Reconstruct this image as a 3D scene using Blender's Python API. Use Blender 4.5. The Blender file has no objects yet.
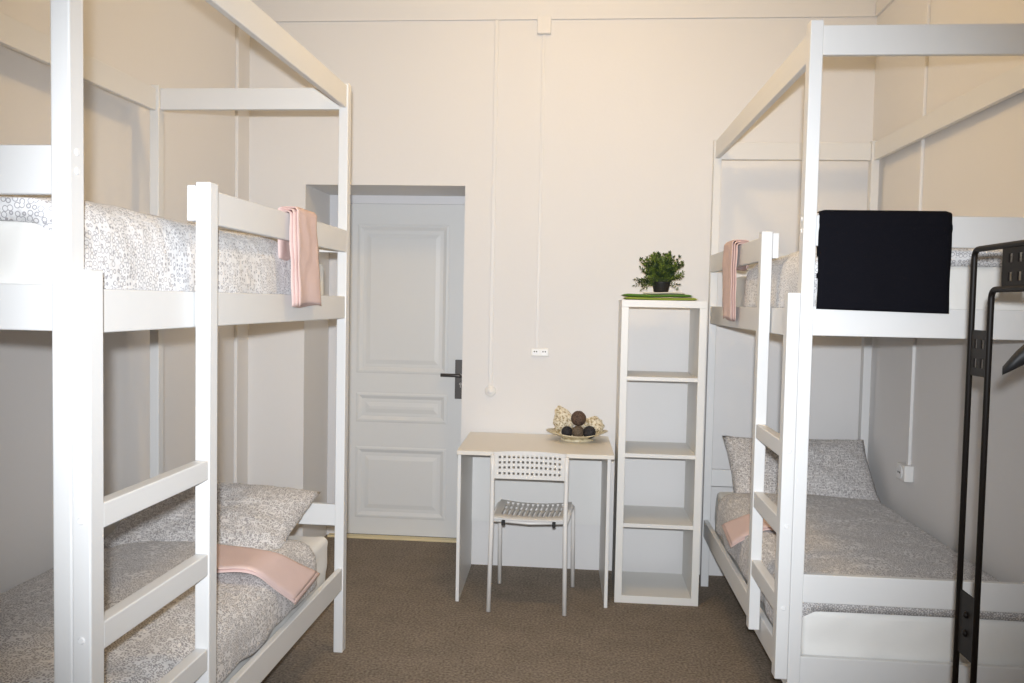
import bpy, bmesh, math, random
from mathutils import Vector, Matrix, noise
random.seed(7)
col = bpy.context.scene.collection
PI = math.pi

# ------------------------------------------------------------------ dimensions
H = 1.43                              # eye height
WL, WR, WB = -1.837, 1.449, 4.48      # left, right, back wall planes
WF, CEIL = -1.9, 3.32                 # wall behind the viewer, ceiling
NL, NR, NT, DY = -1.521, -0.647, 2.045, 4.93   # door recess

# ------------------------------------------------------------------ materials
def new_mat(name):
    m = bpy.data.materials.new(name); m.use_nodes = True
    nt = m.node_tree; b = nt.nodes['Principled BSDF']
    return m, nt, b

def coords(nt):
    tc = nt.nodes.new('ShaderNodeTexCoord'); return tc.outputs['Object']

def mat(name, rgb, rough=.5, metal=0, bump=0, bscale=200, var=0, vscale=6, spec=None, coat=0):
    m, nt, b = new_mat(name); N, L = nt.nodes, nt.links
    b.inputs['Roughness'].default_value = rough; b.inputs['Metallic'].default_value = metal
    if spec is not None: b.inputs['Specular IOR Level'].default_value = spec
    if coat: b.inputs['Coat Weight'].default_value = coat; b.inputs['Coat Roughness'].default_value = .2
    co = coords(nt)
    n = N.new('ShaderNodeTexNoise'); n.inputs['Scale'].default_value = vscale; n.inputs['Detail'].default_value = 3
    L.new(co, n.inputs['Vector'])
    mx = N.new('ShaderNodeMix'); mx.data_type = 'RGBA'
    c1 = [max(0, c*(1-var)) for c in rgb]; c2 = [min(1, c*(1+var)) for c in rgb]
    mx.inputs['A'].default_value = (*c1, 1); mx.inputs['B'].default_value = (*c2, 1)
    L.new(n.outputs['Fac'], mx.inputs['Factor']); L.new(mx.outputs['Result'], b.inputs['Base Color'])
    if bump:
        n2 = N.new('ShaderNodeTexNoise'); n2.inputs['Scale'].default_value = bscale; n2.inputs['Detail'].default_value = 4
        L.new(co, n2.inputs['Vector'])
        bp = N.new('ShaderNodeBump'); bp.inputs['Strength'].default_value = bump; bp.inputs['Distance'].default_value = .004
        L.new(n2.outputs['Fac'], bp.inputs['Height']); L.new(bp.outputs['Normal'], b.inputs['Normal'])
    return m

def fabric(name, base, line, scale, width, soft):
    """white cotton printed all over with thin rings and cells"""
    m, nt, b = new_mat(name); N, L = nt.nodes, nt.links
    b.inputs['Roughness'].default_value = .9; b.inputs['Specular IOR Level'].default_value = .15
    b.inputs['Sheen Weight'].default_value = .15
    co = coords(nt)
    v = N.new('ShaderNodeTexVoronoi'); v.feature = 'F1'; v.inputs['Scale'].default_value = scale
    v.inputs['Randomness'].default_value = .55
    L.new(co, v.inputs['Vector'])
    sb = N.new('ShaderNodeMath'); sb.operation = 'SUBTRACT'; sb.inputs[1].default_value = .43
    ab = N.new('ShaderNodeMath'); ab.operation = 'ABSOLUTE'
    L.new(v.outputs['Distance'], sb.inputs[0]); L.new(sb.outputs[0], ab.inputs[0])
    r = N.new('ShaderNodeMapRange'); r.interpolation_type = 'SMOOTHSTEP'
    r.inputs['From Min'].default_value = width; r.inputs['From Max'].default_value = width+soft
    L.new(ab.outputs[0], r.inputs['Value'])
    mx = N.new('ShaderNodeMix'); mx.data_type = 'RGBA'
    mx.inputs['A'].default_value = (*line, 1); mx.inputs['B'].default_value = (*base, 1)
    L.new(r.outputs['Result'], mx.inputs['Factor']); L.new(mx.outputs['Result'], b.inputs['Base Color'])
    n2 = N.new('ShaderNodeTexNoise'); n2.inputs['Scale'].default_value = 14; n2.inputs['Detail'].default_value = 3
    L.new(co, n2.inputs['Vector'])
    bp = N.new('ShaderNodeBump'); bp.inputs['Strength'].default_value = .5; bp.inputs['Distance'].default_value = .02
    L.new(n2.outputs['Fac'], bp.inputs['Height']); L.new(bp.outputs['Normal'], b.inputs['Normal'])
    return m

def carpet_mat():
    m, nt, b = new_mat('brown_loop_carpet'); N, L = nt.nodes, nt.links
    b.inputs['Roughness'].default_value = .95; b.inputs['Specular IOR Level'].default_value = .1
    co = coords(nt)
    a = N.new('ShaderNodeTexNoise'); a.inputs['Scale'].default_value = 95; a.inputs['Detail'].default_value = 4
    c = N.new('ShaderNodeTexNoise'); c.inputs['Scale'].default_value = 7; c.inputs['Detail'].default_value = 3
    L.new(co, a.inputs['Vector']); L.new(co, c.inputs['Vector'])
    r = N.new('ShaderNodeValToRGB')
    r.color_ramp.elements[0].position = .32; r.color_ramp.elements[0].color = (.195, .16, .125, 1)
    r.color_ramp.elements[1].position = .68; r.color_ramp.elements[1].color = (.41, .345, .28, 1)
    L.new(a.outputs['Fac'], r.inputs['Fac'])
    mx = N.new('ShaderNodeMix'); mx.data_type = 'RGBA'; mx.blend_type = 'MULTIPLY'; mx.inputs['Factor'].default_value = .35
    L.new(r.outputs['Color'], mx.inputs['A']); L.new(c.outputs['Fac'], mx.inputs['B'])
    L.new(mx.outputs['Result'], b.inputs['Base Color'])
    bp = N.new('ShaderNodeBump'); bp.inputs['Strength'].default_value = .8; bp.inputs['Distance'].default_value = .006
    L.new(a.outputs['Fac'], bp.inputs['Height']); L.new(bp.outputs['Normal'], b.inputs['Normal'])
    return m

def two_tone(name, c1, c2, scale, lo, hi, rough=.6, bump=0):
    m, nt, b = new_mat(name); N, L = nt.nodes, nt.links
    b.inputs['Roughness'].default_value = rough
    co = coords(nt)
    a = N.new('ShaderNodeTexNoise'); a.inputs['Scale'].default_value = scale; a.inputs['Detail'].default_value = 5
    L.new(co, a.inputs['Vector'])
    r = N.new('ShaderNodeValToRGB')
    r.color_ramp.elements[0].position = lo; r.color_ramp.elements[0].color = (*c1, 1)
    r.color_ramp.elements[1].position = hi; r.color_ramp.elements[1].color = (*c2, 1)
    L.new(a.outputs['Fac'], r.inputs['Fac']); L.new(r.outputs['Color'], b.inputs['Base Color'])
    if bump:
        bp = N.new('ShaderNodeBump'); bp.inputs['Strength'].default_value = bump; bp.inputs['Distance'].default_value = .003
        L.new(a.outputs['Fac'], bp.inputs['Height']); L.new(bp.outputs['Normal'], b.inputs['Normal'])
    return m

M = dict(
    wall=mat('wall_paint', (.80, .785, .775), .75, bump=.08, bscale=60, var=.012, vscale=1.5, spec=.25),
    ceil=mat('ceiling_paint', (.85, .83, .80), .85),
    carpet=carpet_mat(),
    wood=mat('white_painted_timber', (.765, .765, .76), .42, bump=.05, bscale=25, var=.012, vscale=9),
    cap=mat('white_plastic_cap', (.84, .84, .84), .3),
    slat=mat('raw_pine_slat', (.62, .46, .30), .6, var=.1, vscale=12),
    door=mat('door_paint', (.74, .745, .74), .45, var=.01, vscale=3),
    dframe=mat('door_frame_paint', (.74, .74, .76), .45),
    thresh=mat('pale_yellow_threshold', (.78, .66, .40), .5),
    trunk=mat('white_plastic_trunking', (.79, .775, .765), .45),
    steel=mat('dark_grey_steel', (.10, .092, .088), .35, metal=.6),
    chrome=mat('bright_steel', (.75, .75, .75), .18, metal=1),
    socket=mat('ivory_socket_plastic', (.84, .83, .81), .3),
    hole=mat('dark_hole', (.03, .03, .03), .8),
    desk=mat('cream_desk_laminate', (.80, .755, .68), .4, var=.01, vscale=4),
    desk_side=mat('white_laminate', (.80, .79, .77), .42),
    shelf=mat('white_foil_board', (.80, .79, .76), .42),
    plastic=mat('white_moulded_plastic', (.80, .78, .75), .38),
    tube=mat('white_powder_coated_tube', (.82, .80, .77), .35),
    black_plastic=mat('black_plastic', (.010, .010, .011), .6),
    rack=mat('black_painted_tube', (.008, .006, .005), .5, spec=.22),
    black_cloth=mat('black_cloth', (.006, .006, .009), .95, bump=.4, bscale=400, spec=.1),
    sheet=mat('white_cotton_sheet', (.83, .82, .79), .9, bump=.9, bscale=7, spec=.1),
    duvet=fabric('ring_print_cotton', (.80, .795, .80), (.36, .35, .37), 78, .015, .085),
    duvet_shaded=fabric('ring_print_cotton_dense_shaded', (.72, .70, .69), (.34, .32, .32), 95, .04, .11),  # finer rings; dim light of the lower bunks darkened into the colours
    pink=mat('pink_terry_towel', (.78, .60, .56), .95, bump=.5, bscale=350, var=.03, vscale=20, spec=.05),
    soil=mat('dark_pot', (.012, .012, .012), .5),
    leaf=two_tone('fern_green', (.014, .034, .008), (.21, .28, .04), 34, .42, .66, .55),
    stem=mat('dark_stem', (.05, .07, .02), .7),
    napkin=mat('green_cloth', (.10, .22, .035), .85, var=.15, vscale=10),
    napkin2=mat('lime_cloth', (.30, .36, .06), .85, var=.1, vscale=10),
    dish=two_tone('cream_glazed_dish', (.46, .37, .20), (.72, .64, .46), 55, .35, .55, .3),
    shellp=two_tone('cream_mottled_shell', (.36, .26, .12), (.80, .72, .56), 90, .38, .55, .6, .6),
    brown=two_tone('brown_wicker', (.045, .025, .017), (.13, .08, .055), 160, .35, .6, .8, .9),
    brown2=two_tone('olive_brown_wicker', (.06, .045, .03), (.17, .125, .085), 160, .35, .6, .8, .9),
    dark=two_tone('black_wicker', (.006, .006, .008), (.035, .03, .035), 180, .4, .65, .7, .9),
    lamp=mat('lamp_housing', (.85, .85, .83), .4),
)

# ------------------------------------------------------------------ helpers
OFF = {}
SKEW = None     # (x0, y0, a, b): beds and desk stand very slightly out of square
def off(o): return OFF.get(o.name, Vector((0, 0, 0))) if o else Vector((0, 0, 0))

def box(bm, x0, x1, y0, y1, z0, z1, rot=None):
    vs = [bm.verts.new((x, y, z)) for x in (x0, x1) for y in (y0, y1) for z in (z0, z1)]
    F = [(0, 1, 3, 2), (4, 6, 7, 5), (0, 4, 5, 1), (2, 3, 7, 6), (0, 2, 6, 4), (1, 5, 7, 3)]
    for f in F: bm.faces.new([vs[i] for i in f])
    if rot is not None:
        c = Vector(((x0+x1)/2, (y0+y1)/2, (z0+z1)/2))
        for v in vs: v.co = c + rot @ (v.co-c)
    return bm

def B(*a, **k):
    return box(bmesh.new(), *a, **k)

def cyl(bm, p0, p1, r0, r1=None, seg=16, cap=True):
    p0, p1 = Vector(p0), Vector(p1); r1 = r0 if r1 is None else r1
    d = (p1-p0).normalized(); a = d.orthogonal().normalized(); b = d.cross(a)
    R0 = [bm.verts.new(p0+(a*math.cos(t)+b*math.sin(t))*r0) for t in [2*PI*i/seg for i in range(seg)]]
    R1 = [bm.verts.new(p1+(a*math.cos(t)+b*math.sin(t))*r1) for t in [2*PI*i/seg for i in range(seg)]]
    for i in range(seg): bm.faces.new((R0[i], R0[(i+1) % seg], R1[(i+1) % seg], R1[i]))
    if cap: bm.faces.new(R0[::-1]); bm.faces.new(R1)
    return bm

def tube(bm, pts, r, seg=12, rad=None):
    """smooth tube along points"""
    pts = [Vector(p) for p in pts]; rings = []
    a = None
    for i, p in enumerate(pts):
        t = (pts[min(i+1, len(pts)-1)]-pts[max(i-1, 0)]).normalized()
        a = (t.orthogonal() if a is None else (a-t*a.dot(t))).normalized(); b = t.cross(a)
        rr = rad[i] if rad else r
        rings.append([bm.verts.new(p+(a*math.cos(2*PI*k/seg)+b*math.sin(2*PI*k/seg))*rr) for k in range(seg)])
    for i in range(len(rings)-1):
        for k in range(seg):
            bm.faces.new((rings[i][k], rings[i][(k+1) % seg], rings[i+1][(k+1) % seg], rings[i+1][k]))
    bm.faces.new(rings[0][::-1]); bm.faces.new(rings[-1])
    return bm

def fillet(pts, r, n=6):
    """round the corners of a polyline"""
    pts = [Vector(p) for p in pts]; out = [pts[0]]
    for i in range(1, len(pts)-1):
        p = pts[i]; a = (pts[i-1]-p); b = (pts[i+1]-p)
        q0 = p+a.normalized()*min(r, a.length*.49); q1 = p+b.normalized()*min(r, b.length*.49)
        for k in range(n+1):
            t = k/n; out.append(q0*(1-t)**2+p*2*t*(1-t)+q1*t*t)
    out.append(pts[-1]); return out

def lathe(bm, prof, c, seg=32, sx=1, sy=1):
    rings = []
    for r, z in prof:
        rings.append([bm.verts.new((c[0]+r*sx*math.cos(2*PI*k/seg), c[1]+r*sy*math.sin(2*PI*k/seg), c[2]+z)) for k in range(seg)])
    for i in range(len(rings)-1):
        for k in range(seg):
            bm.faces.new((rings[i][k], rings[i][(k+1) % seg], rings[i+1][(k+1) % seg], rings[i+1][k]))
    bm.faces.new(rings[0][::-1]); bm.faces.new(rings[-1])
    return bm

def mk(name, bm, m, parent=None, smooth=False, bevel=0, origin=None, subd=0, solid=0):
    bmesh.ops.recalc_face_normals(bm, faces=bm.faces)
    if SKEW:
        for v in bm.verts:
            x, y = v.co.x, v.co.y
            v.co.x = x+SKEW[2]*(y-SKEW[1]); v.co.y = y+SKEW[3]*(x-SKEW[0])
    o0 = off(parent) if parent else (Vector(origin) if origin else Vector((0, 0, 0)))
    for v in bm.verts: v.co -= o0
    me = bpy.data.meshes.new(name); bm.to_mesh(me); bm.free()
    me.materials.append(m if not isinstance(m, str) else M[m])
    o = bpy.data.objects.new(name, me); col.objects.link(o)
    if parent: o.parent = parent
    else: o.location = o0
    OFF[o.name] = o0.copy()
    if smooth: me.polygons.foreach_set('use_smooth', [True]*len(me.polygons))
    if solid:
        md = o.modifiers.new('thickness', 'SOLIDIFY'); md.thickness = solid; md.offset = 0
    if bevel:
        md = o.modifiers.new('bevel', 'BEVEL'); md.width = bevel; md.segments = 2; md.limit_method = 'ANGLE'
        md.harden_normals = False
    if subd:
        md = o.modifiers.new('subdivision', 'SUBSURF'); md.levels = subd; md.render_levels = subd
    return o

def tag(o, label, cat, group=None):
    o['label'] = label; o['category'] = cat
    if group: o['group'] = group
    return o

def thing(name, loc, label, cat, group=None):
    o = bpy.data.objects.new(name, None); col.objects.link(o); o.location = loc
    o.empty_display_size = .1; OFF[o.name] = Vector(loc)
    return tag(o, label, cat, group)

def struct(name, bm, m, parent=None, **k):
    o = mk(name, bm, m, parent, **k)
    if parent is None: o['kind'] = 'structure'
    return o

# ------------------------------------------------------------------ the room
struct('floor', B(WL-.2, WR+.2, WF-.2, DY+.3, -.1, 0), 'carpet')
struct('ceiling', B(WL-.2, WR+.2, WF-.2, DY+.3, CEIL, CEIL+.1), 'ceil')
struct('wall_left', B(WL-.2, WL, WF-.2, WB, 0, CEIL), 'wall')
struct('wall_right', B(WR, WR+.2, WF-.2, WB, 0, CEIL), 'wall')
struct('wall_front', B(WL, WR, WF-.2, WF, 0, CEIL), 'wall')
bm = bmesh.new()                       # back wall with the deep door recess as one shell
def quad(bm, *p): bm.faces.new([bm.verts.new(q) for q in p])
T = DY+.25
box(bm, WL-.2, NL, WB, T, 0, CEIL); box(bm, NR, WR+.2, WB, T, 0, CEIL); box(bm, NL, NR, WB, T, NT, CEIL)
struct('wall_back', bm, 'wall')

# cornice-like strip running round the top of the walls
TZ = 2.912
struct('trim_1', B(WL, WR-.014, WB-.014, WB, TZ, TZ+.07), 'wall', bevel=.002)
struct('trim_2', B(WR-.014, WR, WF, WB-.014, TZ, TZ+.07), 'wall', bevel=.002)
struct('trim_3', B(NL+.02, NR, DY-.06, DY-.012, .0, .012), 'thresh')
bm = bmesh.new()                       # door casing inside the recess
box(bm, NL, NL+.05, DY-.015, DY+.03, 0, NT); box(bm, NL+.05, NR, DY-.015, DY+.03, NT-.05, NT)
struct('trim_4', bm, 'dframe', bevel=.003)

# door leaf: raised mouldings round recessed panels
def door_leaf():
    bm = bmesh.new()
    X0, X1, Z0, Z1 = NL+.05, NR, .012, NT-.05
    Y0 = DY
    pans = [(-1.345, -.815, .995, 1.87), (-1.345, -.80, .70, .865), (-1.345, -.795, .12, .54)]
    xs = [X0, -1.345, -.805, X1]
    # frame members
    box(bm, X0, -1.345, Y0, Y0+.04, Z0, Z1); box(bm, -.805, X1, Y0, Y0+.04, Z0, Z1)
    prev = Z0
    for a, b in ((.12, .54), (.70, .865), (.995, 1.87)):
        box(bm, -1.345, -.805, Y0, Y0+.04, prev, a); prev = b
        # sunk field with a raised centre
        x0, x1 = -1.345, -.805
        def ring(i, y): return [(x0+i, y, a+i), (x1-i, y, a+i), (x1-i, y, b-i), (x0+i, y, b-i)]
        levels = [(0, Y0-.003), (.010, Y0-.004), (.022, Y0+.002), (.030, Y0+.006), (.050, Y0+.006), (.075, Y0+.001)]
        rs = [[bm.verts.new(q) for q in ring(i, y)] for i, y in levels]
        base = [bm.verts.new(q) for q in ring(-.006, Y0)]
        rs = [base]+rs
        for r0, r1 in zip(rs[:-1], rs[1:]):
            for k in range(4): bm.faces.new((r0[k], r0[(k+1) % 4], r1[(k+1) % 4], r1[k]))
        bm.faces.new(rs[-1])
    box(bm, -1.345, -.805, Y0, Y0+.04, prev, Z1)
    return bm
door = struct('door_1', door_leaf(), 'door')
hp = mk('door_handle', B(-.752, -.694, DY-.012, DY, .850, 1.082), 'steel', door, bevel=.002)
hp['label'] = 'dark grey handle plate'
bm = cyl(bmesh.new(), (-.716, DY-.012, .99), (-.716, DY-.055, .99), .011)
tube(bm, fillet([(-.716, DY-.05, .99), (-.716, DY-.058, .99), (-.748, DY-.06, .993), (-.83, DY-.058, .993)], .01), .0105)
mk('lever', bm, 'steel', hp, smooth=True)
bm = cyl(bmesh.new(), (-.71, DY-.012, .997), (-.71, DY-.06, .997), .006)
cyl(bm, (-.718, DY-.0125, .94), (-.718, DY-.018, .94), .0085); box(bm, -.7205, -.7155, DY-.017, DY-.0125, .918, .94)
mk('keyhole_cylinder', bm, 'chrome', hp)

# ------------------------------------------------------------------ conduits, sockets, switch
def conduit(name, boxes, label, group=None):
    bm = bmesh.new()
    for b in boxes: box(bm, *b)
    return tag(mk(name, bm, 'trunk', bevel=.003), label, 'conduit', 'cable trunking on the walls')
conduit('cable_conduit', [(-.503, -.481, WB-.012, WB, .972, TZ)], 'thin white cable trunking running down the back wall to the round switch beside the door')
conduit('cable_conduit', [(-.253, -.237, WB-.008, WB, 1.185, TZ-.075)], 'thin white cable trunking running down the back wall to the double socket')
conduit('cable_conduit', [(WR-.014, WR, 3.80, 3.823, .73, CEIL)], 'white cable trunking running down the right wall to the socket by the lower bunk')
conduit('cable_conduit', [(WL, WL+.018, 4.29, 4.32, .05, CEIL)], 'slim painted cable trunking on the left wall near the corner behind the left bunk bed')
tag(mk('junction_box', B(-.278, -.206, WB-.034, WB, TZ-.078, TZ+.012), 'trunk', bevel=.004), 'small square white junction box under the strip at the top of the back wall', 'junction box')
sw = thing('wall_switch', (-.49, WB, .95), 'small round white switch on the back wall between door and chair', 'switch')
mk('base', lathe(bmesh.new(), [(.0, 0), (.028, 0), (.03, .004), (.03, .012), (.026, .018), (.0, .018)], (0, 0, 0), 28), 'socket', sw, smooth=True)
mk('button', lathe(bmesh.new(), [(.0, .016), (.012, .016), (.013, .026), (.010, .030), (.0, .031)], (0, 0, 0), 20), 'cap', sw, smooth=True)
for o in sw.children:
    for v in o.data.vertices:
        x, y, z = (v.co + Vector((-.49, WB, .95)))      # undo offset, stand it on the wall
        v.co = Vector((x, -z, y))
ds = thing('double_socket', (-.229, WB, 1.165), 'small white double power socket in the middle of the back wall', 'socket')
mk('plate', B(-.278, -.18, WB-.011, WB, 1.143, 1.187), 'socket', ds, bevel=.006)
for cx in (-.252, -.206):
    bm = cyl(bmesh.new(), (cx, WB-.0155, 1.165), (cx, WB-.010, 1.165), .0185, seg=24)
    rr = mk('socket_ring', bm, 'cap', ds, bevel=.0015)
    bm = bmesh.new()
    for dx in (-.006, .006): cyl(bm, (cx+dx, WB-.0162, 1.169), (cx+dx, WB-.0154, 1.169), .0036)
    mk('pin_hole', bm, 'hole', rr)
bs = thing('wall_socket', (WR, 3.815, .715), 'white power socket block low on the right wall above the lower bunk', 'socket')
bm = B(WR-.040, WR, 3.765, 3.865, .678, .75)
mk('housing', bm, 'socket', bs, bevel=.005)
for cy in (3.815,):
    rr = mk('socket_ring', cyl(bmesh.new(), (WR-.045, cy, .714), (WR-.040, cy, .714), .030, seg=24), 'cap', bs, bevel=.0015)
    bm = bmesh.new()
    for d in (-.009, .009): cyl(bm, (WR-.0465, cy+d, .714), (WR-.0445, cy+d, .714), .004)
    mk('pin_hole', bm, 'hole', rr)
# ------------------------------------------------------------------ bunk beds
PW, PD = .038, .045          # post size across / along the bed
RH, RT = .086, .022          # rail height, rail thickness
ZT = 2.27
def bunk(x_aisle, x_wall, yn, yf, far_stile, label, dz=0, dn=0):
    s = 1 if x_aisle > x_wall else -1          # direction towards the aisle
    bed = thing('bunk_bed', ((x_aisle+x_wall)/2, (yn+yf)/2, 0), label, 'bunk bed', 'bunk beds along both walls')
    def X(a, b): return (min(a, b), max(a, b))
    w = lambda nm, *a: mk(nm, B(*a), 'wood', bed, bevel=.003)
    xa, xb = x_aisle, x_wall
    # posts
    posts = []
    for x, sg in ((xa, s), (xb, -s)):
        for y in (yn, yf-PD):
            posts.append(w('post', *X(x, x-sg*PW), y, y+PD, 0, ZT+(.004 if x == xa or y == yn else 0)-(.014 if dz and y > yn else 0)))
    ain, bin_ = xa-s*PW, xb+s*PW               # inner faces of the posts
    # long rails, let in a few millimetres behind the post faces
    def long_rail(nm, x, sg, z0, z1, y0=yn+PD, y1=yf-PD, d=.006, t=RT):
        return w(nm, *X(x-sg*d, x-sg*(d+t)), y0, y1, z0, z1)
    long_rail('top_rail', xa, s, 2.178+1.6*dz, 2.265+1.6*dz); long_rail('top_rail', xb, -s, 2.168+dz, 2.256+dz)
    long_rail('side_rail', xa, s, 1.346+dz*.6+dn*.6, 1.434+dz*.6+dn*.6, d=.004); long_rail('side_rail', xb, -s, 1.346, 1.434)
    long_rail('side_rail', xa, s, .258, .346, d=.004); long_rail('side_rail', xb, -s, .258, .346)
    long_rail('guard_rail', xa, s, 1.613+1.7*dz, 1.70+1.7*dz, y0=far_stile-.002, d=0, t=.021)
    # end rails between the posts
    x0, x1 = X(ain, bin_)
    for nm, y, zs in (('end_rail', yn+.010, ((2.175, 2.262), (1.348+dn, 1.436+dn), (.536, .624), (.282, .370))),
                      ('end_rail', yf-.010-RT, ((2.175+1.4*dz, 2.260+1.4*dz), (1.346+dz, 1.434+dz), (.515, .602)))):
        for z0, z1 in zs: w(nm, x0, x1, y, y+RT, z0, z1)
    w('guard_rail', x0, x1, yn+.010, yn+.010+RT, 1.615, 1.707)
    w('guard_rail', x0, x1, yf-.010-RT, yf-.010, 1.613, 1.70)
    # ladder: two stiles standing outside the long rails, three rungs
    so = xa+s*PW
    ns = w('ladder_stile', *X(xa+s*.0005, so), yn, yn+PD, .30, 1.475)
    fs = w('ladder_stile', *X(xa+s*.0005, so), far_stile, far_stile+PD, .30, 1.708+2*dz)
    for z0, z1 in ((.975, 1.025), (.735, .790), (.495, .550)):
        w('ladder_rung', *X(xa+s*.004, so-s*.002), yn+PD, far_stile, z0, z1)
    # screw caps
    def capy(x, y, z, par):
        bm = bmesh.new(); cyl(bm, (x, y, z), (x, y-.0025, z), .0075, .0055, 16); mk('screw_cap', bm, 'cap', par, smooth=False)
    def capx(x, y, z, par):
        bm = bmesh.new(); cyl(bm, (x, y, z), (x+s*.0025, y, z), .0075, .0055, 16); mk('screw_cap', bm, 'cap', par)
    sc = (xa+so)/2
    for z in (.62, .87, 1.1): capy(sc, yn, z-.10, ns)
    for z in (1.37, 1.41, 1.64, 1.68): capy(xa-s*PW/2, yn, z, posts[0])
    for z in (1.66, 1.695): capx(xa, yn+PD/2, z, posts[0])
    # slatted bases
    for z in (1.356, .268):
        for k in range(11):
            y = yn+.12+k*(yf-yn-.24)/10
            mk('slat', B(*X(xa-s*(.0045+RT), xb+s*(.0065+RT)), y-.035, y+.035, z, z+.014), 'slat', bed)
    return bed

LA, LW, LN, LF, LS = -.956, -1.772, 1.495, 3.308, 1.99
RA, RW, RN, RF, RS = .627, 1.426, 2.566, 4.336, 2.955
SK_L = (LA, LN, .0095, -.01); SK_R = (RA, RF, -.0088, 0)
SKEW = SK_L
bunk(LA, LW, LN, LF, LS, 'tall white wooden bunk bed with ladder along the left wall', dn=.010)
SKEW = SK_R
bunk(RA, RW, RN, RF, RS, 'tall white wooden bunk bed on the right with black cloth over its end rail', dz=-.009)
SKEW = None

# ------------------------------------------------------------------ soft things
def fbm(p, s, seed=0):
    q = Vector(p)*s+Vector((seed*7.3, seed*3.1, seed*1.7))
    return noise.noise(q)+.5*noise.noise(q*2.1)+.25*noise.noise(q*4.3)

def samples(a, b, r, n):
    e = [0, .1, .3, .6, 1]
    out = [a+r*t for t in e]
    out += [a+r+(b-a-2*r)*i/n for i in range(1, n)]
    out += [b-r*t for t in e[::-1]]
    return out

def rbox(x0, x1, y0, y1, z0, z1, r, n=(10, 20, 4), amp=.004, sc=5, seed=0):
    """soft rounded slab"""
    bm = bmesh.new(); cache = {}
    S = [samples(x0, x1, r, n[0]), samples(y0, y1, r, n[1]), samples(z0, z1, r, n[2])]
    lo = Vector((x0+r, y0+r, z0+r)); hi = Vector((x1-r, y1-r, z1-r))
    def V(p):
        k = tuple(round(c, 5) for c in p)
        if k not in cache:
            p = Vector(p); c = Vector([min(max(p[i], lo[i]), hi[i]) for i in range(3)]); d = (p-c)
            nn = d.normalized(); q = c+nn*r
            q += nn*amp*fbm(q, sc, seed)
            cache[k] = bm.verts.new(q)
        return cache[k]
    for ax in range(3):
        u, v = [i for i in range(3) if i != ax]
        for side in (S[ax][0], S[ax][-1]):
            for i in range(len(S[u])-1):
                for j in range(len(S[v])-1):
                    ps = []
                    for a, b in ((i, j), (i+1, j), (i+1, j+1), (i, j+1)):
                        p = [0, 0, 0]; p[ax] = side; p[u] = S[u][a]; p[v] = S[v][b]; ps.append(V(p))
                    if len(set(ps)) == 4: bm.faces.new(ps)
    return bm

def cloth(S, nu, nv, t, edge=.06, near=0):
    """a thick sheet round the surface S(u,v); its rim is rounded"""
    bm = bmesh.new(); us = [i/nu for i in range(nu+1)]; vs = [j/nv for j in range(nv+1)]
    top, bot = [], []
    for u in us:
        rt, rb = [], []
        for v in vs:
            e = 1e-3
            p = S(u, v); du = S(min(u+e, 1), v)-S(max(u-e, 0), v); dv = S(u, min(v+e, 1))-S(u, max(v-e, 0))
            n = du.cross(dv).normalized()
            m = min(u/edge, (1-u)/edge, max(v/edge, near), (1-v)/edge)
            h = t/2*(math.sqrt(max(0, 1-(1-min(m, 1))**2))*.92+.08)
            rt.append(bm.verts.new(p+n*h)); rb.append(bm.verts.new(p-n*h))
        top.append(rt); bot.append(rb)
    for i in range(nu):
        for j in range(nv):
            bm.faces.new((top[i][j], top[i+1][j], top[i+1][j+1], top[i][j+1]))
            bm.faces.new((bot[i][j], bot[i][j+1], bot[i+1][j+1], bot[i+1][j]))
    for i in range(nu):
        bm.faces.new((top[i][0], bot[i][0], bot[i+1][0], top[i+1][0])); bm.faces.new((top[i][nv], top[i+1][nv], bot[i+1][nv], bot[i][nv]))
    for j in range(nv):
        bm.faces.new((top[0][j], top[0][j+1], bot[0][j+1], bot[0][j])); bm.faces.new((top[nu][j], bot[nu][j], bot[nu][j+1], top[nu][j+1]))
    return bm

def path_at(pts, t):
    L = [0]
    for a, b in zip(pts[:-1], pts[1:]): L.append(L[-1]+(b-a).length)
    d = t*L[-1]
    for i in range(len(pts)-1):
        if d <= L[i+1] or i == len(pts)-2:
            f = (d-L[i])/max(1e-9, L[i+1]-L[i]); return pts[i].lerp(pts[i+1], f)

def duvet(xw, xa, ya, yb, zt, zl, sgn, m, label, t=.05, seed=1, amp=.012, crown=.02, scallop=.012):
    """quilt over a mattress: flat from the wall side, rolling down on the aisle side (sgn = aisle direction)"""
    pts = fillet([(xw, 0, zt), (xa, 0, zt), (xa+sgn*.004, 0, zl)], .055, 8)
    def S(u, v):
        u *= .80+.20*min(1, v/.05)
        p = path_at(pts, u)
        y = ya+(yb-ya)*v
        k = max(0, (u-.8)/.2)
        p = Vector((p.x, y, p.z))
        k2 = min(1, u/.15)*min(1, (1-v)/.12+.15)*min(1, v/.12)
        p.z += crown*math.sin(PI*min(1, u*1.15))*k2*(1-k)
        w = fbm((p.x, p.y, p.z), 3.5, seed)*amp*k2+noise.noise(Vector((p.x*3, y*13, seed)))*amp*.5*k2
        p.z += w*(1-k); p.x += -abs(w)*.5*sgn*k+sgn*.004*math.sin(y*22+seed)*k
        p.z += scallop*k*(math.sin(y*14+seed*2)+.6*math.sin(y*31+seed))*min(1, v/.05)
        return p
    o = mk('duvet', cloth(S, 34, 60, t, .03, .7), m, smooth=True)
    return tag(o, label, 'duvet', 'duvets on the bunks')

def mattress(x0, x1, y0, y1, z0, z1, label, seed):
    o = mk('mattress', rbox(x0, x1, y0, y1, z0, z1, .022, (26, 40, 8), .007, 11, seed), 'sheet', smooth=True)
    return tag(o, label, 'mattress', 'mattresses in the bunks')

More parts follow.
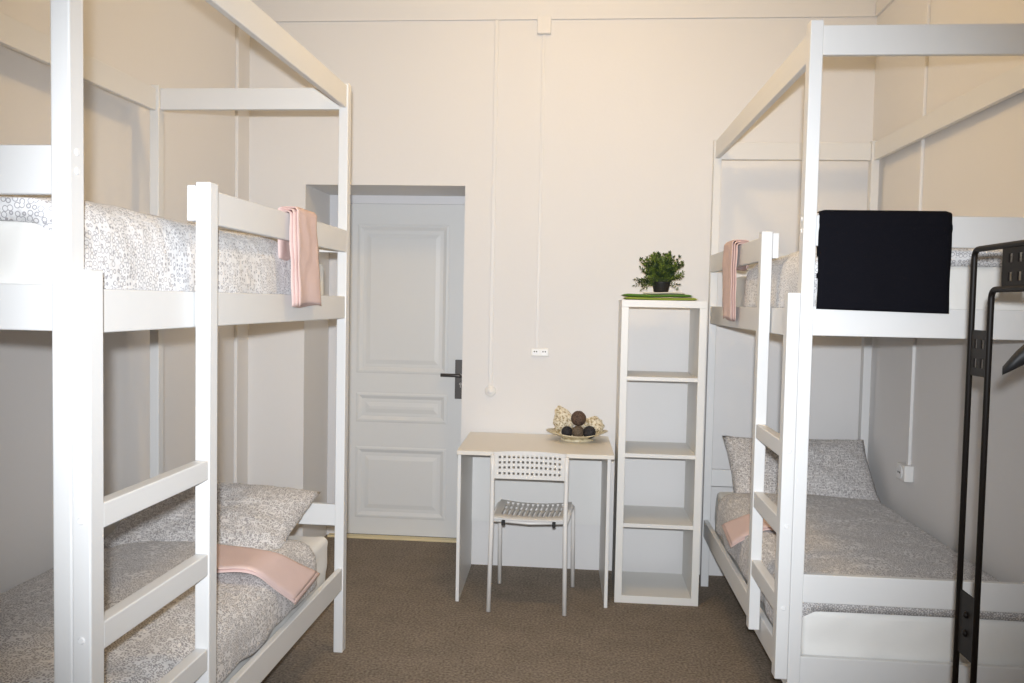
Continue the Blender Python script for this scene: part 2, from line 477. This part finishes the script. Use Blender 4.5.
def pillow(c, wx, wy, th, rot, m, label, seed=0, sag=0):
    """pinched-corner cushion, wx across, wy deep"""
    n = 30; bm = bmesh.new(); G = {}
    for side in (1, -1):
        for i in range(n+1):
            for j in range(n+1):
                u, v = -1+2*i/n, -1+2*j/n
                rim = i in (0, n) or j in (0, n)
                if rim and side == -1: G[(side, i, j)] = G[(1, i, j)]; continue
                pu = u*(1-.045*(1-abs(v)**2)*abs(u)**3); pv = v*(1-.06*(1-abs(u)**2)*abs(v)**3)
                h = th/2*((1-abs(u)**2.6)**.62)*((1-abs(v)**2.6)**.62)
                p = Vector((pu*wx/2, pv*wy/2, side*h))
                p.z += .012*fbm(p, 9, seed)*(1-max(abs(u), abs(v))**4)+.006*fbm(p, 22, seed)
                p.z += sag*(u*u)
                G[(side, i, j)] = bm.verts.new(rot @ p+Vector(c))
    for side in (1, -1):
        for i in range(n):
            for j in range(n):
                bm.faces.new([G[(side, a, b)] for a, b in ((i, j), (i+1, j), (i+1, j+1), (i, j+1))])
    return tag(mk('pillow', bm, m, smooth=True, origin=c), label, 'pillow', 'pillows on the lower bunks')

def Rot(x=0, y=0, z=0):
    return Matrix.Rotation(math.radians(z), 3, 'Z') @ Matrix.Rotation(math.radians(y), 3, 'Y') @ Matrix.Rotation(math.radians(x), 3, 'X')

# left bed
SKEW = SK_L
mattress(LW+.035, LA-.062, LN+.045, 3.19, 1.371, 1.570, 'white mattress on the upper bunk of the left bed', 1)
duvet(LW+.04, LA-.052, LN+.035, 2.83, 1.589, 1.418, 1, 'duvet', 'white duvet with grey ring print on the upper left bunk', t=.045, seed=2, crown=.036, scallop=.002, amp=.008)
mattress(LW+.035, LA-.052, LN+.045, 3.23, .283, .485, 'white mattress on the lower bunk of the left bed', 3)
duvet(LW+.04, LA-.040, LN+.035, 3.0, .512, .350, 1, 'duvet_shaded', 'ring print duvet, shade put into its colour, spread over the lower left bunk', t=.050, seed=4, crown=.035, scallop=.006)
pillow((-1.38, 2.985, .590), .68, .50, .17, Rot(x=18, z=-2), 'duvet_shaded', 'ring print pillow, shade put into its colour, at the far end of the lower left bunk', 3)
# right bed
SKEW = SK_R
mattress(RA+.062, RW-.035, RN+.045, 4.21, 1.363, 1.565, 'white mattress on the upper bunk of the right bed', 5)
duvet(RW-.04, RA+.052, RN+.035, 3.58, 1.583, 1.408, -1, 'duvet', 'white duvet with grey ring print on the upper right bunk', t=.045, seed=6, crown=.055, scallop=.002, amp=.008)
mattress(RA+.052, RW-.035, RN+.045, 4.25, .283, .503, 'white mattress on the lower bunk of the right bed', 7)
duvet(RW-.04, RA+.040, RN+.035, 4.0, .527, .350, -1, 'duvet_shaded', 'ring print duvet, shade put into its colour, spread over the lower right bunk', t=.050, seed=8, crown=.028, scallop=.008)
pillow((1.06, 4.125, .632), .70, .42, .16, Rot(x=46, z=3), 'duvet_shaded', 'ring print pillow, shade put into its colour, propped at the far end of the lower right bunk', 5)
SKEW = None

# pink towels over the guard rails (path goes inner side -> over -> aisle side), folded in several layers
def rail_towel(x, s, ztop, zin, zout, ya, yb, flare, label, seed):
    g = x-s*.012; t = .006
    bm = bmesh.new()
    for k, (dy0, dy1, dzo) in enumerate(((0, 0, 0), (.010, -.004, .006), (.024, -.012, .004))):
        o = k*(t+.0015)
        pts = fillet([(g-s*(.020+o*.7), 0, zin+.01*k), (g-s*(.018+o*.7), 0, ztop+.005+o), (g+s*(.022+o), 0, ztop+.005+o), (g+s*(.024+o), 0, zout+dzo)], .012, 6)
        def S(u, v, pts=pts, dy0=dy0, dy1=dy1, k=k):
            p = Vector(path_at(pts, u)); y0, y1 = ya+dy0, yb+dy1
            y = y0+(y1-y0)*v+flare*(u-.5)*2*(1 if u > .5 else -.5)*(v+.4)
            dr = max(0, abs(u-.5)*2-.25)
            return Vector((p.x+s*.006*dr*math.sin(v*7+seed+k*.5)+s*.004*noise.noise(Vector((y*20, p.z*14, seed))), y, p.z-.006*dr*math.sin(v*5+k)))
        b2 = cloth(S, 44, 14, t, .04); me = bpy.data.meshes.new('tmp'); b2.to_mesh(me); b2.free(); bm.from_mesh(me); bpy.data.meshes.remove(me)
    return tag(mk('towel', bm, 'pink', smooth=True), label, 'towel', 'pink towels on the bunks')
rail_towel(LA+.012, 1, 1.70, 1.555, 1.402, 2.60, 2.84, .035, 'folded pale pink towel hanging over the guard rail of the upper left bunk', 1)
rail_towel(RA+.004, -1, 1.685, 1.585, 1.372, 3.52, 3.79, -.02, 'folded pale pink towel hanging over the guard rail of the upper right bunk', 3)

def laid_towel(A, Bp, t, label, seed):
    """folded towel lying over the bedding and down its side; A and Bp are its two long edges"""
    A = fillet(A, .06, 6); Bp = fillet(Bp, .06, 6); bm = bmesh.new()
    for k in range(2):
        def S(u, v, k=k):
            v2 = v if k == 0 else .0+v*.93
            u2 = u if k == 0 else .02+u*.96
            p = path_at(A, u2).lerp(path_at(Bp, u2), v2); p = Vector(p)
            p.z += t*.5+k*(t+.001)+.004*noise.noise(Vector((p.x*9, p.y*9, seed)))
            return p
        b2 = cloth(S, 30, 14, t, .05); me = bpy.data.meshes.new('tmp'); b2.to_mesh(me); b2.free(); bm.from_mesh(me); bpy.data.meshes.remove(me)
    return tag(mk('towel', bm, 'pink', smooth=True), label, 'towel', 'pink towels on the bunks')
laid_towel([(-1.19, 2.46, .572), (-1.0, 2.485, .574), (-.925, 2.66, .412)],
           [(-1.25, 2.74, .578), (-1.0, 2.69, .572), (-.925, 2.92, .432)], .010,
           'folded pale pink towel lying across the duvet of the lower left bunk', 2)
laid_towel([(.78, 3.20, .580), (.71, 3.27, .572), (.615, 3.42, .45)],
           [(.78, 3.44, .580), (.71, 3.50, .572), (.622, 3.70, .47)], .010,
           'folded peach pink towel lying on the duvet of the lower right bunk', 5)

# black cloth over the near end guard rail of the right bed (drawn in its own frame, then turned)
def black_cloth():
    yr = RN+.008
    pts = fillet([(yr+.040, 0, 1.52), (yr+.040, 0, 1.716), (yr-.014, 0, 1.716), (yr-.020, 0, 1.428)], .010, 6)
    def S(u, v):
        p = path_at(pts, u); x0, x1 = RA+PW+.004, 1.047
        if u < .4: x0 += .012; x1 -= .006
        x = x0+(x1-x0)*v
        k = max(0, (u-.5)*2)
        w = .003*math.sin(x*40+1)*k+.004*noise.noise(Vector((x*9, p.z*9, 2)))*k
        x += .002*math.sin(p.z*30)*(.5 if v < .5 else -.4)*abs(v-.5)*2
        return Vector((x, p.x-w-(.004 if abs(p.z-1.67) < .006 and k > 0 else 0), p.z-(.007*v*k)))
    return cloth(S, 60, 24, .010, .03)
SKEW = SK_R
tag(mk('black_cloth', black_cloth(), 'black_cloth', smooth=True), 'black cloth draped over the end guard rail of the right bunk bed', 'cloth')
SKEW = None

# ------------------------------------------------------------------ desk
dk = thing('desk', (-.208, 4.18, 0), 'small cream topped desk with white side panels against the back wall', 'desk')
DX0, DX1, DF, DZ = -.580, .158, 3.895, .728
SKEW = (DX0, 3.895, -.025, .018)
mk('tabletop', B(DX0, DX1, DF-.01, WB-.022, DZ-.020, DZ), 'desk', dk, bevel=.002)
for x0, x1 in ((DX0+.003, DX0+.019), (DX1-.031, DX1-.015)):
    mk('side_panel', B(x0, x1, DF+.01, WB-.03, 0, DZ-.020), 'desk_side', dk, bevel=.0015)
mk('back_panel', B(DX0+.019, DX1-.031, WB-.042, WB-.030, .25, DZ-.020), 'desk_side', dk)
SKEW = None

# ------------------------------------------------------------------ shelf unit
sh = thing('shelf_unit', (.375, 4.18, 0), 'tall narrow white open shelf unit with four compartments beside the desk', 'shelf')
SX0, SX1, SF, SB, SZ = .178, .575, 4.0, 4.37, 1.452
mk('side_panel', B(SX0, SX0+.034, SF, SB, 0, SZ-.034), 'shelf', sh, bevel=.0015)
mk('side_panel', B(SX1-.034, SX1, SF, SB, 0, SZ-.034), 'shelf', sh, bevel=.0015)
mk('top_panel', B(SX0, SX1, SF, SB, SZ-.034, SZ), 'shelf', sh, bevel=.0015)
mk('bottom_panel', B(SX0+.034, SX1-.034, SF, SB, 0, .036), 'shelf', sh, bevel=.0015)
for z in (1.070, .703, .366):
    mk('shelf_board', B(SX0+.034, SX1-.034, SF+.004, SB, z, z+.019), 'shelf', sh, bevel=.001)

# ------------------------------------------------------------------ chair
ch = thing('chair', (-.23, 3.98, 0), 'white plastic chair with perforated backrest tucked under the desk', 'chair')
CX0, CX1, CYB, CYF = -.400, -.062, 3.80, 4.19
def perforated(nx, nz, x0, x1, z0, z1, yfun, mx, mz, hw):
    """panel with nx*nz square holes, returns open mesh"""
    xs = [x0]; zs = [z0]
    px = (x1-x0-2*mx)/nx; pz = (z1-z0-2*mz)/nz
    for i in range(nx): c = x0+mx+(i+.5)*px; xs += [c-hw, c+hw]
    for i in range(nz): c = z0+mz+(i+.5)*pz; zs += [c-hw, c+hw]
    xs.append(x1); zs.append(z1)
    bm = bmesh.new(); V = [[bm.verts.new(yfun(x, z)) for z in zs] for x in xs]
    for i in range(len(xs)-1):
        for j in range(len(zs)-1):
            if i % 2 == 1 and j % 2 == 1: continue
            bm.faces.new((V[i][j], V[i+1][j], V[i+1][j+1], V[i][j+1]))
    return bm
cxm = (CX0+CX1)/2
def backf(x, z):
    u = (x-cxm)/((CX1-CX0)/2)
    y = CYB+.008+.030*(1-u*u)-.02*(z-.68)
    dz = .006*(1-u*u)*(-1 if z < .66 else 0)
    if z > .72: dz = .003*(1-u*u)
    return Vector((x, y, z+dz))
mk('backrest', perforated(14, 4, CX0+.004, CX1-.004, .620, .742, backf, .016, .013, .0056), 'plastic', ch, bevel=0, solid=.011)
bm = bmesh.new()
def seatf(x, y):
    u = (x-cxm)/((CX1-CX0)/2); v = (y-CYB)/(CYF-CYB)
    x += v*(.018+.014*u)
    z = .440-.016*(1-u*u)*(.4+.6*v)-.004*math.sin(PI*v)
    if v > .9: z -= .03*((v-.9)/.1)**2
    if v < .06: z -= .010*((.06-v)/.06)
    return Vector((x, y, z))
xs = [CX0+.004, CX0+.03]
n = 12
for i in range(n):
    c = CX0+.03+(i+.5)*((CX1-CX0-.06)/n); xs += [c-.006, c+.006]
xs += [CX1-.03, CX1-.004]
ys = [CYB+.012, CYB+.03, CYB+.07, CYB+.14, CYB+.21, CYB+.28, CYB+.33, CYB+.36, CYB+.375, CYF-.004]
V = [[bm.verts.new(seatf(x, y)) for y in ys] for x in xs]
for i in range(len(xs)-1):
    for j in range(len(ys)-1):
        slot = i >= 2 and i % 2 == 0 and i < len(xs)-3 and 2 <= j <= 5
        if not slot: bm.faces.new((V[i][j], V[i+1][j], V[i+1][j+1], V[i][j+1]))
mk('seat', bm, 'plastic', ch, solid=.008)
R_ = .0105
for sx, x in ((-1, CX0), (1, CX1)):
    mk('leg', tube(bmesh.new(), fillet([(x+sx*.006, CYB-.012, .004), (x, CYB+.004, .44), (x+sx*.001, CYB+.012, .60), (x+sx*.001, CYB+.006, .728)], .05), R_), 'tube', ch, smooth=True)
    mk('leg', tube(bmesh.new(), fillet([(x+(.038 if sx > 0 else .006), CYF-.005, .004), (x+(.032 if sx > 0 else .004), CYF-.022, .395), (x+(.028 if sx > 0 else .004), CYF-.045, .426), (x, CYB+.01, .420)], .03), R_), 'tube', ch, smooth=True)
for y in (CYB+.05, CYF-.08):
    mk('seat_frame', tube(bmesh.new(), [(CX0, y, .415), (cxm, y, .406), (CX1, y, .415)], .008), 'tube', ch, smooth=True)
for x in (CX0+.052, CX1-.052):
    mk('seat_clip', B(x-.008, x+.008, CYB+.012, CYB+.032, .400, .422), 'black_plastic', ch, bevel=.002)

# ------------------------------------------------------------------ dish with decorative balls
PCX, PCY, PZ = -.021, 4.30, DZ
dish = thing('dish', (PCX, PCY, PZ), 'shallow cream dish with a wavy gilded rim on the desk', 'dish')
bm = bmesh.new()
seg = 48; prof = [(.0, .014), (.060, .014), (.090, .024), (.120, .037), (.150, .046)]
rings = []
for r, z in prof+[(.153, .044)]+[(r, z-.005) for r, z in prof[::-1]]:
    ring = []
    for k in range(seg):
        a = 2*PI*k/seg; f = 1+(.05*math.sin(4*a+.6) if r > .1 else 0)
        zz = z+(.008*math.cos(2*a)*((r-.1)/.05) if r > .1 else 0)
        ring.append(bm.verts.new((PCX+r*f*math.cos(a), PCY+r*f*.78*math.sin(a), PZ+zz)))
    rings.append(ring)
for i in range(len(rings)-1):
    for k in range(seg): bm.faces.new((rings[i][k], rings[i][(k+1) % seg], rings[i+1][(k+1) % seg], rings[i+1][k]))
bmesh.ops.remove_doubles(bm, verts=bm.verts, dist=1e-5)
mk('plate', bm, 'dish', dish, smooth=True)
mk('foot', lathe(bmesh.new(), [(.0, 0), (.078, 0), (.082, .003), (.074, .012), (.0, .012)], (PCX, PCY, PZ), 40, 1, .78), 'dish', dish, smooth=True)
def ball(x, y, z, r, m, label, rough=.05, seed=0):
    bm = bmesh.new(); bmesh.ops.create_icosphere(bm, subdivisions=4, radius=1)
    for v in bm.verts:
        n = v.co.normalized()
        # criss-crossed strands
        k = math.sin(n.x*16+n.y*9+seed)*math.sin(n.z*17-n.y*8+seed)
        v.co = n*r*(1+rough*.5*k+rough*.4*noise.noise(n*6+Vector((seed, 0, 0))))+Vector((x, y, z))
    return tag(mk('decorative_ball', bm, m, smooth=True, origin=(x, y, z)), label, 'decorative ball', 'decorative balls piled on the dish')
bz = PZ+.0145
ball(-.071, 4.256, bz+.034, .029, 'dark', 'black woven decorative ball at the left front of the dish', seed=1)
ball(-.016, 4.258, bz+.035, .032, 'brown2', 'olive brown woven decorative ball between the two black ones on the dish', seed=2)
ball(.042, 4.252, bz+.036, .0325, 'dark', 'black woven decorative ball at the right front of the dish', seed=3)
ball(-.014, 4.275, bz+.035+.067, .0385, 'brown', 'large brown woven decorative ball on top of the pile in the dish', seed=4)
def shell(cx, cy, cz, rx, ry, rz, label, seed, spike):
    """crumpled cream ornament with ruffled edge"""
    bm = bmesh.new(); bmesh.ops.create_icosphere(bm, subdivisions=4, radius=1)
    for v in bm.verts:
        n = v.co.normalized()
        f = 1+.10*math.sin(n.x*7+seed)*math.sin(n.z*9+seed)+.10*noise.noise(n*3.3+Vector((seed, 1, 0)))
        p = Vector((n.x*rx, n.y*ry, n.z*rz))*f
        if n.z > 0: p += Vector(spike)*(n.z**3)*max(0, min(1, .5+n.x*(-1 if spike[0] < 0 else 1)))
        v.co = p+Vector((cx, cy, cz))
    return tag(mk('potpourri_ornament', bm, 'shellp', smooth=True, origin=(cx, cy, cz)), label, 'ornament', 'cream ornaments on the dish')
shell(-.088, 4.345, bz+.070, .056, .034, .064, 'pale cream crumpled ornament with a raised tip at the left of the dish', 1, (-.026, .0, .034))
shell(.058, 4.345, bz+.054, .058, .034, .046, 'pale cream mottled ornament at the right of the dish', 4, (.004, 0, .012))

# ------------------------------------------------------------------ green cloths and the fern
def napkin(cx, cy, w, d, z, t, rz, m, label, seed):
    Rm = Rot(z=rz)
    def S(u, v):
        p = Rm @ Vector(((u-.5)*w, (v-.5)*d, 0))+Vector((cx, cy, z+t/2+.0015*math.sin(u*7+seed)))
        return p
    return tag(mk('folded_napkin', cloth(S, 20, 14, t, .04), m, smooth=True), label, 'napkin', 'folded napkins stacked on the shelf unit')
napkin(.366, 4.16, .345, .24, SZ+.001, .013, 0, 'napkin2', 'yellow green folded napkin lying directly on top of the shelf unit', 1)
napkin(.350, 4.16, .325, .23, SZ+.017, .012, 2, 'napkin', 'dark green folded napkin on top of the stack under the fern', 2)
napkin(.39, 4.18, .20, .20, SZ+.032, .008, -9, 'desk', 'small beige folded napkin directly under the fern pot', 3)
fx, fy, fz = .372, 4.15, SZ+.041
fern = thing('potted_fern', (fx, fy, fz), 'small bushy green artificial fern in a black pot on the shelf unit', 'plant')
bm = lathe(bmesh.new(), [(.0, 0), (.032, 0), (.036, .004), (.044, .045), (.046, .05), (.042, .05), (.040, .042), (.0, .040)], (fx, fy, fz), 28)
mk('pot', bm, 'soil', fern, smooth=True)
bmS, bmL = bmesh.new(), bmesh.new()
rnd = random.Random(11)
def leaf(bm, p, d, up, l, w):
    s = d.cross(up).normalized()
    a = bm.verts.new(p); b = bm.verts.new(p+d*l*.45+s*w+up*w*.2); c = bm.verts.new(p+d*l); e = bm.verts.new(p+d*l*.45-s*w+up*w*.2)
    m_ = bm.verts.new(p+d*l*.5-up*w*.25)
    bm.faces.new((a, b, m_)); bm.faces.new((b, c, m_)); bm.faces.new((c, e, m_)); bm.faces.new((e, a, m_))
for k in range(190):
    if k < 150:
        az = rnd.uniform(0, 2*PI); el = math.radians(rnd.uniform(52, 90)); ln = rnd.uniform(.085, .150)
    elif k < 180:
        az = rnd.uniform(0, 2*PI); el = math.radians(rnd.uniform(25, 55)); ln = rnd.uniform(.07, .105)
    else:
        az = rnd.choice([PI+rnd.uniform(-.5, .3), rnd.uniform(-.4, .4)]); el = math.radians(rnd.uniform(2, 18)); ln = rnd.uniform(.085, .125)
    d = Vector((math.cos(az)*math.cos(el), math.sin(az)*math.cos(el), math.sin(el)))
    p = Vector((fx+rnd.uniform(-.03, .03), fy+rnd.uniform(-.03, .03), fz+.042)); pts = [p.copy()]
    ns = 8
    for i in range(ns):
        d = (d+Vector((rnd.uniform(-.10, .10), rnd.uniform(-.10, .10), rnd.uniform(-.14, .05)))).normalized()
        p = p+d*ln/ns; pts.append(p.copy())
        if i > 0:
            side = d.cross(Vector((0, 0, 1))).normalized() if abs(d.z) < .98 else Vector((1, 0, 0))
            side = Matrix.Rotation(rnd.uniform(0, PI), 3, d) @ side
            for sg in (-1, 1):
                for q in range(2):
                    ld = (d*.7+side*sg*rnd.uniform(.5, 1)+Vector((0, 0, rnd.uniform(-.2, .5)))).normalized()
                    leaf(bmL, p, ld, Vector((rnd.uniform(-.5, .5), rnd.uniform(-.8, .2), 1)).normalized(), rnd.uniform(.012, .019), .0042)
    leaf(bmL, p, d, Vector((0, .3, 1)).normalized(), .018, .005)
    tube(bmS, pts, .0009, 5)
mk('foliage', bmL, 'leaf', fern); mk('stem', bmS, 'stem', fern)

# ------------------------------------------------------------------ clothes rack and hanger
RX, RYO, RYI, ZO, ZI, YN = .882, 2.0, 1.912, 1.570, 1.478, 1.12
rk = thing('clothes_rack', (RX, 1.56, 0), 'black metal clothes rack of doubled tubes standing before the right bunk bed', 'clothes rack')
TR = .0066
mk('outer_frame', tube(bmesh.new(), fillet([(RX, RYO, .03), (RX, RYO, ZO), (RX, YN, ZO), (RX, YN, .03)], .022, 8), TR, 14), 'rack', rk, smooth=True)
mk('inner_frame', tube(bmesh.new(), fillet([(RX, RYI, .03), (RX, RYI, ZI), (RX, YN+.088, ZI), (RX, YN+.088, .03)], .022, 8), TR, 14), 'rack', rk, smooth=True)
def plate_yz(y0, y1, z0, z1, slots):
    """flat joining plate with oblong slots"""
    ys = sorted({y0, y1, *[c for s in slots for c in (s[0], s[1])]}); zs = sorted({z0, z1, *[c for s in slots for c in (s[2], s[3])]})
    bm = bmesh.new(); V = {}
    def g(y, z):
        if (y, z) not in V: V[(y, z)] = bm.verts.new((RX, y, z))
        return V[(y, z)]
    for i in range(len(ys)-1):
        for j in range(len(zs)-1):
            cy, cz = (ys[i]+ys[i+1])/2, (zs[j]+zs[j+1])/2
            if any(s[0] < cy < s[1] and s[2] < cz < s[3] for s in slots): continue
            bm.faces.new((g(ys[i], zs[j]), g(ys[i+1], zs[j]), g(ys[i+1], zs[j+1]), g(ys[i], zs[j+1])))
    return bm
def slot4(y0, y1, z0, z1):
    w, h = (y1-y0), (z1-z0)
    return [(y0+a*w, y0+(a+.15)*w, z0+b*h, z0+(b+.20)*h) for a in (.24, .60) for b in (.18, .60)]
pz0, pz1 = 1.285, 1.388
mk('joining_plate', plate_yz(RYI, RYO, pz0, pz1, slot4(RYI, RYO, pz0, pz1)), 'rack', rk, solid=.004)
mk('joining_plate', plate_yz(RYI-.15, RYI-.045, ZI, ZO, slot4(RYI-.15, RYI-.045, ZI, ZO)), 'rack', rk, solid=.004)
lp = mk('joining_plate', plate_yz(RYI, RYO, .645, .790, []), 'rack', rk, solid=.004)
for z in (.700, .742):
    mk('bolt', lathe(bmesh.new(), [(.0, 0), (.008, 0), (.007, .004), (.003, .0065), (.0, .007)], (0, 0, 0), 14), 'chrome' if False else 'rack', lp, smooth=True)
    o = lp.children[-1] if lp.children else None
for o, z in zip(lp.children, (.700, .742)):
    for v in o.data.vertices:
        q = v.co+Vector((RX, 1.56, 0)); v.co = Vector((RX-.002-q.z, (RYI+RYO)/2+q.y, z+q.x))-Vector((RX, 1.56, 0))
for y in (RYO, YN):
    mk('foot_bar', tube(bmesh.new(), fillet([(RX-.24, y-.044, .012), (RX-.2, y-.044, .03), (RX+.2, y-.044, .03), (RX+.24, y-.044, .012)], .02), .011, 12), 'rack', rk, smooth=True)

hc = Vector((RX+.042, 1.60, 1.367))
hgr = thing('coat_hanger', hc, 'black plastic coat hanger hanging from the black clothes rack at the right edge', 'hanger')
ang = math.radians(-22); dx = Vector((math.cos(ang), math.sin(ang), 0))
def hp_(s, z): return hc+dx*s+Vector((0, 0, z))
bm = bmesh.new()
for sg in (-1, 1):
    P = [hp_(0, .03), hp_(sg*.05, .022), hp_(sg*.11, -.012), hp_(sg*.145, -.048)]
    P = fillet(P, .03)
    rings = []
    for i, p in enumerate(P):
        t = i/(len(P)-1); w = .010+.012*t*(1-.25*t); hgt = .010+.012*math.sin(PI*min(1, t*.9))
        if i == len(P)-1: w *= .6; hgt *= .6
        nn = Vector((-dx.y, dx.x, 0))
        rings.append([bm.verts.new(p+nn*w*math.cos(a)+Vector((0, 0, 1))*hgt*math.sin(a)) for a in [2*PI*k/14 for k in range(14)]])
    for i in range(len(rings)-1):
        for k in range(14): bm.faces.new((rings[i][k], rings[i][(k+1) % 14], rings[i+1][(k+1) % 14], rings[i+1][k]))
    bm.faces.new(rings[-1]); bm.faces.new(rings[0][::-1])
mk('shoulder_bar', bm, 'black_plastic', hgr, smooth=True)
zt = ZI+TR+.003
top = Vector((RX, hc.y, zt-.0))
hk = [hp_(0, .03), hp_(0, .06)]
cz_ = ZI-.002
for k in range(0, 13):
    a = -PI/2+PI*1.25*k/12
    hk.append(Vector((RX+math.cos(a)*.0, hc.y, 0))+dx*(.017*math.cos(a))+Vector((0, 0, ZI-.006+.0168*math.sin(a))))
hk = [hc+Vector((0, 0, .03)), hc+Vector((0, 0, .08)), Vector((RX+.02, hc.y-.006, ZI-.03))]+[Vector((RX, hc.y, ZI-.004))+dx*(.0155*math.cos(a))+Vector((0, 0, .0155*math.sin(a))) for a in [-.5+(PI+.7)*k/12 for k in range(13)]]
mk('hook', tube(bmesh.new(), hk, .0024, 8), 'chrome', hgr, smooth=True)

# ------------------------------------------------------------------ light
def area(name, loc, rot, size, power, colr, shape='DISK'):
    l = bpy.data.lights.new(name, 'AREA'); l.shape = shape; l.size = size; l.energy = power; l.color = colr
    o = bpy.data.objects.new(name, l); col.objects.link(o); o.location = loc; o.rotation_euler = rot; return o
def point(name, loc, r, power, colr):
    l = bpy.data.lights.new(name, 'POINT'); l.shadow_soft_size = r; l.energy = power; l.color = colr
    o = bpy.data.objects.new(name, l); col.objects.link(o); o.location = loc; return o
# warm ceiling lamp of the room
cl = thing('ceiling_lamp', (-.05, 2.95, CEIL), 'round white ceiling lamp above the aisle between the bunk beds', 'lamp')
mk('lamp_base', lathe(bmesh.new(), [(.0, -.03), (.09, -.03), (.10, -.02), (.10, 0), (.0, 0)], (-.05, 2.95, CEIL), 32), 'lamp', cl, smooth=True)
bem, bnt, bb = new_mat('glowing_bulb'); bb.inputs['Emission Color'].default_value = (1, .80, .5, 1); bb.inputs['Emission Strength'].default_value = 6
mk('lamp_holder', cyl(bmesh.new(), (-.05, 2.95, CEIL-.03), (-.05, 2.95, CEIL-.10), .02, .018), 'lamp', cl)
mk('bulb', lathe(bmesh.new(), [(.0, -.11), (.012, -.108), (.028, -.09), (.033, -.07), (.028, -.045), (.016, -.02), (.013, 0), (.0, 0)], (-.05, 2.95, CEIL-.10), 24), bem, cl, smooth=True)
point('warm_ceiling_bulb', (-.05, 2.95, CEIL-.17), .11, 28, (1, .66, .26))
# camera flash: a small cool source right above the lens
fl = bpy.data.lights.new('camera_flash', 'SPOT'); fl.energy = 478; fl.color = (.90, .945, 1.0); fl.shadow_soft_size = .022
fl.spot_size = math.radians(81); fl.spot_blend = 1.0
fo = bpy.data.objects.new('camera_flash', fl); col.objects.link(fo); fo.location = (-.004, -.06, 1.512)

# ------------------------------------------------------------------ camera
yaw, pitch, roll = .0846, .0469, .0200
fw = Vector((-math.sin(yaw)*math.cos(pitch), math.cos(yaw)*math.cos(pitch), -math.sin(pitch)))
rt = Vector((math.cos(yaw), math.sin(yaw), 0)); up = rt.cross(fw)
r2 = rt*math.cos(roll)+up*math.sin(roll); u2 = -rt*math.sin(roll)+up*math.cos(roll)
cam = bpy.data.cameras.new('camera'); cam.sensor_width = 36; cam.lens = 840/1024*36; cam.clip_start = .05
co = bpy.data.objects.new('camera', cam); col.objects.link(co)
m4 = Matrix(((r2.x, u2.x, -fw.x, 0), (r2.y, u2.y, -fw.y, 0), (r2.z, u2.z, -fw.z, H), (0, 0, 0, 1)))
co.matrix_world = m4
fo.rotation_euler = m4.to_euler()
sc = bpy.context.scene; sc.camera = co
w = bpy.data.worlds.new('world'); sc.world = w; w.use_nodes = True
w.node_tree.nodes['Background'].inputs[0].default_value = (.8, .88, 1, 1); w.node_tree.nodes['Background'].inputs[1].default_value = .3
sc.view_settings.view_transform = 'Standard'; sc.view_settings.look = 'None'
sc.view_settings.exposure = .05; sc.view_settings.gamma = 1; sc.view_settings.use_curve_mapping = False
